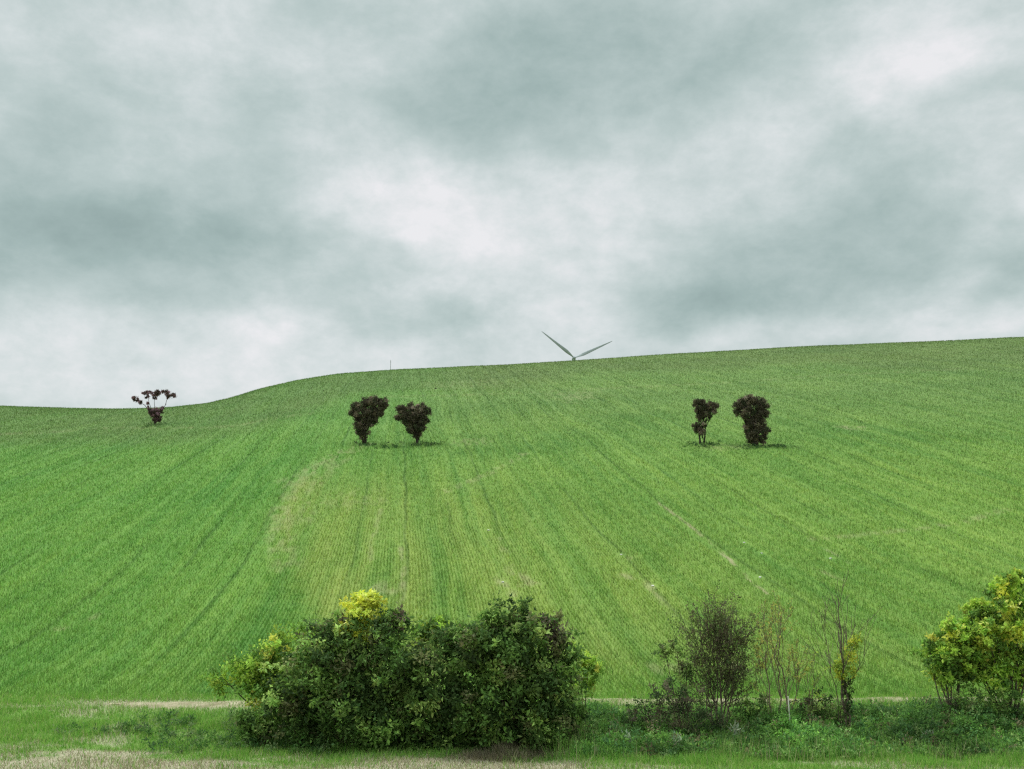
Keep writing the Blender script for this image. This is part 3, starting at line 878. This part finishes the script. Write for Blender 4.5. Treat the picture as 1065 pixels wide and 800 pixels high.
hill_tree('small dark tree with bare stalks carrying reddish tufts, alone at the far left ridge', (161, 441),
          [(157, 428, 2.6), (162, 428, 3.6), (167, 427, 3), (160, 432, 4), (165, 432, 3.5), (161, 437, 3.2), (165, 437, 2.2), (154, 424.5, 1.6), (170, 425, 1.6),
           (139.5, 415, 2.2), (143, 416.5, 2.2), (146, 418.5, 2), (149, 409.5, 1.8), (152, 409.5, 2), (155, 409, 2), (158, 409.5, 2), (164, 409, 3), (161, 412, 2.6), (161, 415, 1.8), (153, 413, 1.6), (154, 420, 1.3), (172, 408.5, 2.4), (176, 410.5, 2.6), (180, 412, 2.6), (174.5, 413.5, 1.6), (169, 408, 1.2)],
          [(161, 441, 162, 428, .16), (160, 434, 150, 421, .07), (151, 422, 144, 417, .045), (158, 430, 154, 412, .045), (161, 428, 161, 411, .04), (165, 430, 173, 420, .06), (172, 421, 175, 411, .04), (160, 436, 170, 425, .08)], 105, PK, [.35, .25, .15, .25], False)

# ------------------------------------------------------------------ stones
def stone(name, p, r, mat, label, seed, group=None, flat=.7):
    import bmesh
    rg = np.random.default_rng(seed)
    bm = bmesh.new(); bmesh.ops.create_icosphere(bm, subdivisions=3, radius=1)
    for v in bm.verts:
        c_ = v.co; k = 1 + .22 * sin(c_.x * 3 + seed) * cos(c_.y * 4 - seed) + .12 * sin(c_.z * 5 + c_.x * 3)
        v.co = (c_.x * r * k * 1.2, c_.y * r * k, c_.z * r * k * flat)
    me = bpy.data.meshes.new(name); bm.to_mesh(me); bm.free(); me.materials.append(mat)
    o = bpy.data.objects.new(name, me); C.objects.link(o); o.location = (p[0], p[1], p[2] + r * .45)
    o.rotation_euler[2] = rg.uniform(0, 6)
    return tag(o, label, 'stone', group)


SL = ['small white stone in the crop, lower middle, left of the long pale furrow', 'white stone right of the upper end of the long pale furrow',
      'white stone a little lower right of the one by the pale furrow', 'white stone in the crop above the bare ivy-hung tree',
      'white stone at the lower end of the furrow left of the twiggy shrub', 'white stone just right of the pale furrow lower end',
      'white stone high in the crop above the largest dark bush', 'white stone close above the top of the largest dark bush']
for k, (p, l) in enumerate(zip(STW, SL)):
    stone('field_stone', p, .06, M_stone, l, k, 'white stones in the crop')
stone('dark_stone', ground_at(453, 404.5), .2, M_clod, 'dark speck of a stone high on the slope above the left pair of trees', 20, flat=.5)

# ------------------------------------------------------------------ wind turbine
YT = 1038.0
hub = at(597, 372.5, YT)
base = np.array([hub[0], YT + 4, float(H(hub[0], YT + 4))])
wt = thing('wind_turbine', base, 'grey wind turbine with two blades showing above the hill crest', 'wind turbine')
tb = Tubes(); zs = np.linspace(base[2] - 1, hub[2] - 1.2, 12)
tb.add(np.stack([np.full(12, base[0]), np.full(12, base[1]), zs], 1), np.linspace(2.3, 1.2, 12), 24)
tb.build('tower', M_turb, wt, base)
tb = Tubes()
yy = np.array([-1.6, -1.2, 0, 3, 7, 9, 9.3]) + YT + 1.5
tb.add(np.stack([np.full(7, hub[0]), yy, np.full(7, hub[2])], 1), np.array([.3, 1.5, 1.8, 1.9, 1.7, 1.3, .1]), 12)
tb.build('nacelle', M_turb, wt, base)
tb = Tubes(); yy = np.array([-3.2, -2.9, -2.2, -1.2, 0.2]) + YT
tb.add(np.stack([np.full(5, hub[0]), yy, np.full(5, hub[2])], 1), np.array([.1, .7, 1.3, 1.6, 1.6]), 16)
tb.build('hub', M_turb, wt, base)
for ang, Lb in ((radians(140.2), 40.5), (radians(24.0), 40.5), (radians(262), 40.5)):
    d = np.array([cos(ang), 0, sin(ang)]); nrm = np.array([-sin(ang), 0, cos(ang)])
    st = np.array([0, .04, .12, .22, .35, .5, .65, .8, .92, 1.0]); ch = np.array([1.5, 1.6, 2.5, 3.3, 2.9, 2.35, 1.85, 1.35, .95, .3])
    tw = np.radians(np.array([60, 45, 28, 16, 10, 7, 4, 2, 1, 0]))
    V = []
    for s_, c_, t_ in zip(st, ch, tw):
        o_ = hub + np.array([0, -1.4, 0]) + d * (1.0 + s_ * (Lb - 1))
        cd = nrm * cos(t_) + np.array([0, 1, 0]) * sin(t_); td = np.cross(d, cd)
        for q in range(12):
            a_ = q / 12 * 2 * pi
            V.append(o_ + cd * (cos(a_) * c_ / 2 - c_ * .12) + td * sin(a_) * c_ * (.10 + .25 * max(0, .12 - s_) / .12))
    V = np.array(V) - base; i, j = np.meshgrid(np.arange(9), np.arange(12), indexing='ij'); j2 = (j + 1) % 12
    mesh_np('blade', V, 4, np.stack([i * 12 + j, i * 12 + j2, (i + 1) * 12 + j2, (i + 1) * 12 + j], -1), M_turb, wt, smooth=True)

# slim mast just behind the crest
Ym = 330.0
t_ = at(406.3, 374.5, Ym); b_ = np.array([t_[0], Ym, float(H(t_[0], Ym))])
mt = thing('mast', b_, 'very thin faint mast standing on the crest left of the turbine', 'mast')
tb = Tubes(); tb.add(np.array([b_ + [0, 0, -.5], (b_ + t_) / 2, t_]), np.array([.11, .09, .06]), 8); tb.build('pole', M_steel, mt, b_)
tb = Tubes(); tb.add(np.array([t_ + [-.2, 0, -.6], t_ + [.2, 0, -.6]]), np.array([.04, .04]), 6); tb.build('crossbar', M_steel, mt, b_)

# ------------------------------------------------------------------ world: overcast cloud sky
SUN_AZ, SUN_EL = radians(-62), radians(52)   # azimuth from +Y, negative = to the left
w = bpy.data.worlds.new('World'); S.world = w; w.use_nodes = True
nt = w.node_tree; nt.nodes.clear(); nb = NB(nt)
tc = nb.n('ShaderNodeTexCoord'); D = tc.outputs['Generated']
sp = nb.n('ShaderNodeSeparateXYZ'); nb.lk(D, sp.inputs[0]); dx, dy, dz = sp.outputs
az = nb.math('ARCTAN2', dx, dy); el = nb.math('ARCSINE', dz)
k = nb.math('DIVIDE', 1.0, nb.math('ADD', nb.math('MAXIMUM', dz, 0.0), .30))
cv = nb.comb(nb.math('MULTIPLY', dx, 1.5), nb.math('MULTIPLY', dy, 1.0), nb.math('MULTIPLY', dz, 2.3))
wn = nb.n('ShaderNodeTexNoise'); nb.lk(cv, wn.inputs['Vector']); wn.inputs['Scale'].default_value = 5; wn.inputs['Detail'].default_value = 5
ws = nb.n('ShaderNodeSeparateColor'); nb.lk(wn.outputs['Color'], ws.inputs[0])
azw = nb.math('ADD', az, nb.math('MULTIPLY', nb.math('SUBTRACT', ws.outputs[0], .5), .17))
elw = nb.math('ADD', el, nb.math('MULTIPLY', nb.math('SUBTRACT', ws.outputs[1], .5), .10))
SB = [(440, 222, 50, 26, .36), (448, 256, 20, 12, .30), (510, 262, 60, 34, .26), (560, 215, 40, 20, .10), (360, 210, 50, 25, .12), (950, 80, 90, 38, .22), (908, 102, 30, 22, .16), (1000, 50, 60, 20, .10), (985, 110, 50, 14, -.08), (670, 200, 110, 50, .20), (120, 385, 230, 38, .20), (20, 330, 90, 30, .05), (900, 338, 190, 15, .16), (620, 270, 60, 60, .10), (570, 335, 70, 40, .24),
      (990, 285, 22, 16, .2), (280, 345, 80, 18, .12), (1065, 190, 50, 50, .16), (970, 325, 160, 22, .14), (230, 60, 120, 40, .08), (1050, 20, 90, 30, .10), (780, 130, 60, 30, .06), (310, 130, 70, 40, .07), (700, 345, 60, 14, .10),
      (170, 240, 190, 34, -.30), (640, 60, 170, 60, -.22), (560, 150, 90, 40, -.18), (740, 295, 110, 45, -.36), (100, 300, 150, 16, -.14), (400, 345, 90, 22, -.20), (1040, 270, 70, 22, -.20), (850, 160, 90, 35, -.10), (270, 110, 70, 30, -.10),
      (60, 60, 90, 60, -.10), (450, 120, 90, 30, -.12), (880, 225, 110, 30, -.06), (850, 330, 90, 18, -.08), (60, 170, 90, 60, -.08)]
tot = None
for (px, py, rx, ry, amp) in SB:
    uu, ee = ray(px, py); a0 = math.atan(uu); e0 = math.atan(ee * cos(a0))
    ax = nb.math('MULTIPLY', nb.math('SUBTRACT', azw, a0), F / rx / 1.25)
    ay = nb.math('MULTIPLY', nb.math('SUBTRACT', elw, e0), F / ry / 1.25)
    r2 = nb.math('ADD', nb.math('MULTIPLY', ax, ax), nb.math('MULTIPLY', ay, ay))
    gs = nb.math('MULTIPLY', nb.math('EXPONENT', nb.math('MULTIPLY', r2, -1.0)), amp)
    tot = gs if tot is None else nb.math('ADD', tot, gs)
nA = nb.noise(cv, 2.2, 4, .5, .2); nB = nb.noise(cv, 5.5, 8, .64, .1); nC = nb.noise(cv, 15.0, 7, .66, .1)
v = nb.math('ADD', nb.math('ADD', tot, nb.math('MULTIPLY', nb.math('SUBTRACT', nA, .5), .40)), nb.math('MULTIPLY', nb.math('SUBTRACT', nB, .5), .80))
v = nb.math('ADD', v, nb.math('MULTIPLY', nb.math('MULTIPLY', nb.math('SUBTRACT', nC, .5), nb.ramp(v, -.3, .3)), .50))
v = nb.math('ADD', nb.math('MULTIPLY', v, 1.16), .575, clamp=True)
cr = nb.n('ShaderNodeValToRGB'); nb.lk(v, cr.inputs[0]); r = cr.color_ramp
r.elements[0].position = 0.0; r.elements[0].color = (*s2l(140, 161, 158), 1)
r.elements[1].position = 1.0; r.elements[1].color = (*s2l(236, 236, 238), 1)
for p_, c_ in ((.25, (162, 182, 179)), (.5, (188, 203, 201)), (.75, (214, 222, 222))):
    e_ = r.elements.new(p_); e_.color = (*s2l(*c_), 1)
# overcast sky grows brighter towards the zenith and round the veiled sun
zen = nb.math('ADD', .75, nb.math('MULTIPLY', nb.ramp(dz, .52, .9), 2.1))
sk = nb.n('ShaderNodeTexSky'); sk.sky_type = 'NISHITA'; sk.sun_disc = False
sk.sun_elevation = SUN_EL; sk.sun_rotation = SUN_AZ; sk.air_density = 1; sk.dust_density = 2
b1 = nb.n('ShaderNodeBackground'); nb.lk(sk.outputs[0], b1.inputs[0]); b1.inputs[1].default_value = .07
b2 = nb.n('ShaderNodeBackground'); nb.lk(cr.outputs[0], b2.inputs[0]); nb.lk(zen, b2.inputs[1])
mx = nb.n('ShaderNodeMixShader'); mx.inputs[0].default_value = .95
nb.lk(b1.outputs[0], mx.inputs[1]); nb.lk(b2.outputs[0], mx.inputs[2])
o = nb.n('ShaderNodeOutputWorld'); nb.lk(mx.outputs[0], o.inputs[0])

# sun, veiled
sd = bpy.data.lights.new('sun', 'SUN'); sd.energy = 1.5; sd.angle = radians(10); sd.color = (1, .965, .90)
so = bpy.data.objects.new('sun', sd); C.objects.link(so)
from mathutils import Vector
dv = Vector((sin(SUN_AZ) * cos(SUN_EL), cos(SUN_AZ) * cos(SUN_EL), sin(SUN_EL)))
so.rotation_euler = dv.to_track_quat('Z', 'Y').to_euler(); so.location = (0, 0, 60)

# ------------------------------------------------------------------ camera
cd = bpy.data.cameras.new('camera'); cd.sensor_width = 36; cd.lens = 36 * F / W0; cd.clip_start = .1; cd.clip_end = 12000
co = bpy.data.objects.new('camera', cd); C.objects.link(co); co.location = (0, 0, CAMZ); co.rotation_euler = (pi / 2 + PITCH, 0, 0)
S.camera = co
S.view_settings.view_transform = 'Standard'; S.view_settings.look = 'None'; S.view_settings.exposure = .45; S.view_settings.gamma = 1
S.cycles.use_denoising = False
S.cycles.max_bounces = 6; S.cycles.diffuse_bounces = 3; S.cycles.transmission_bounces = 4
S.cycles.filter_width = 1.3
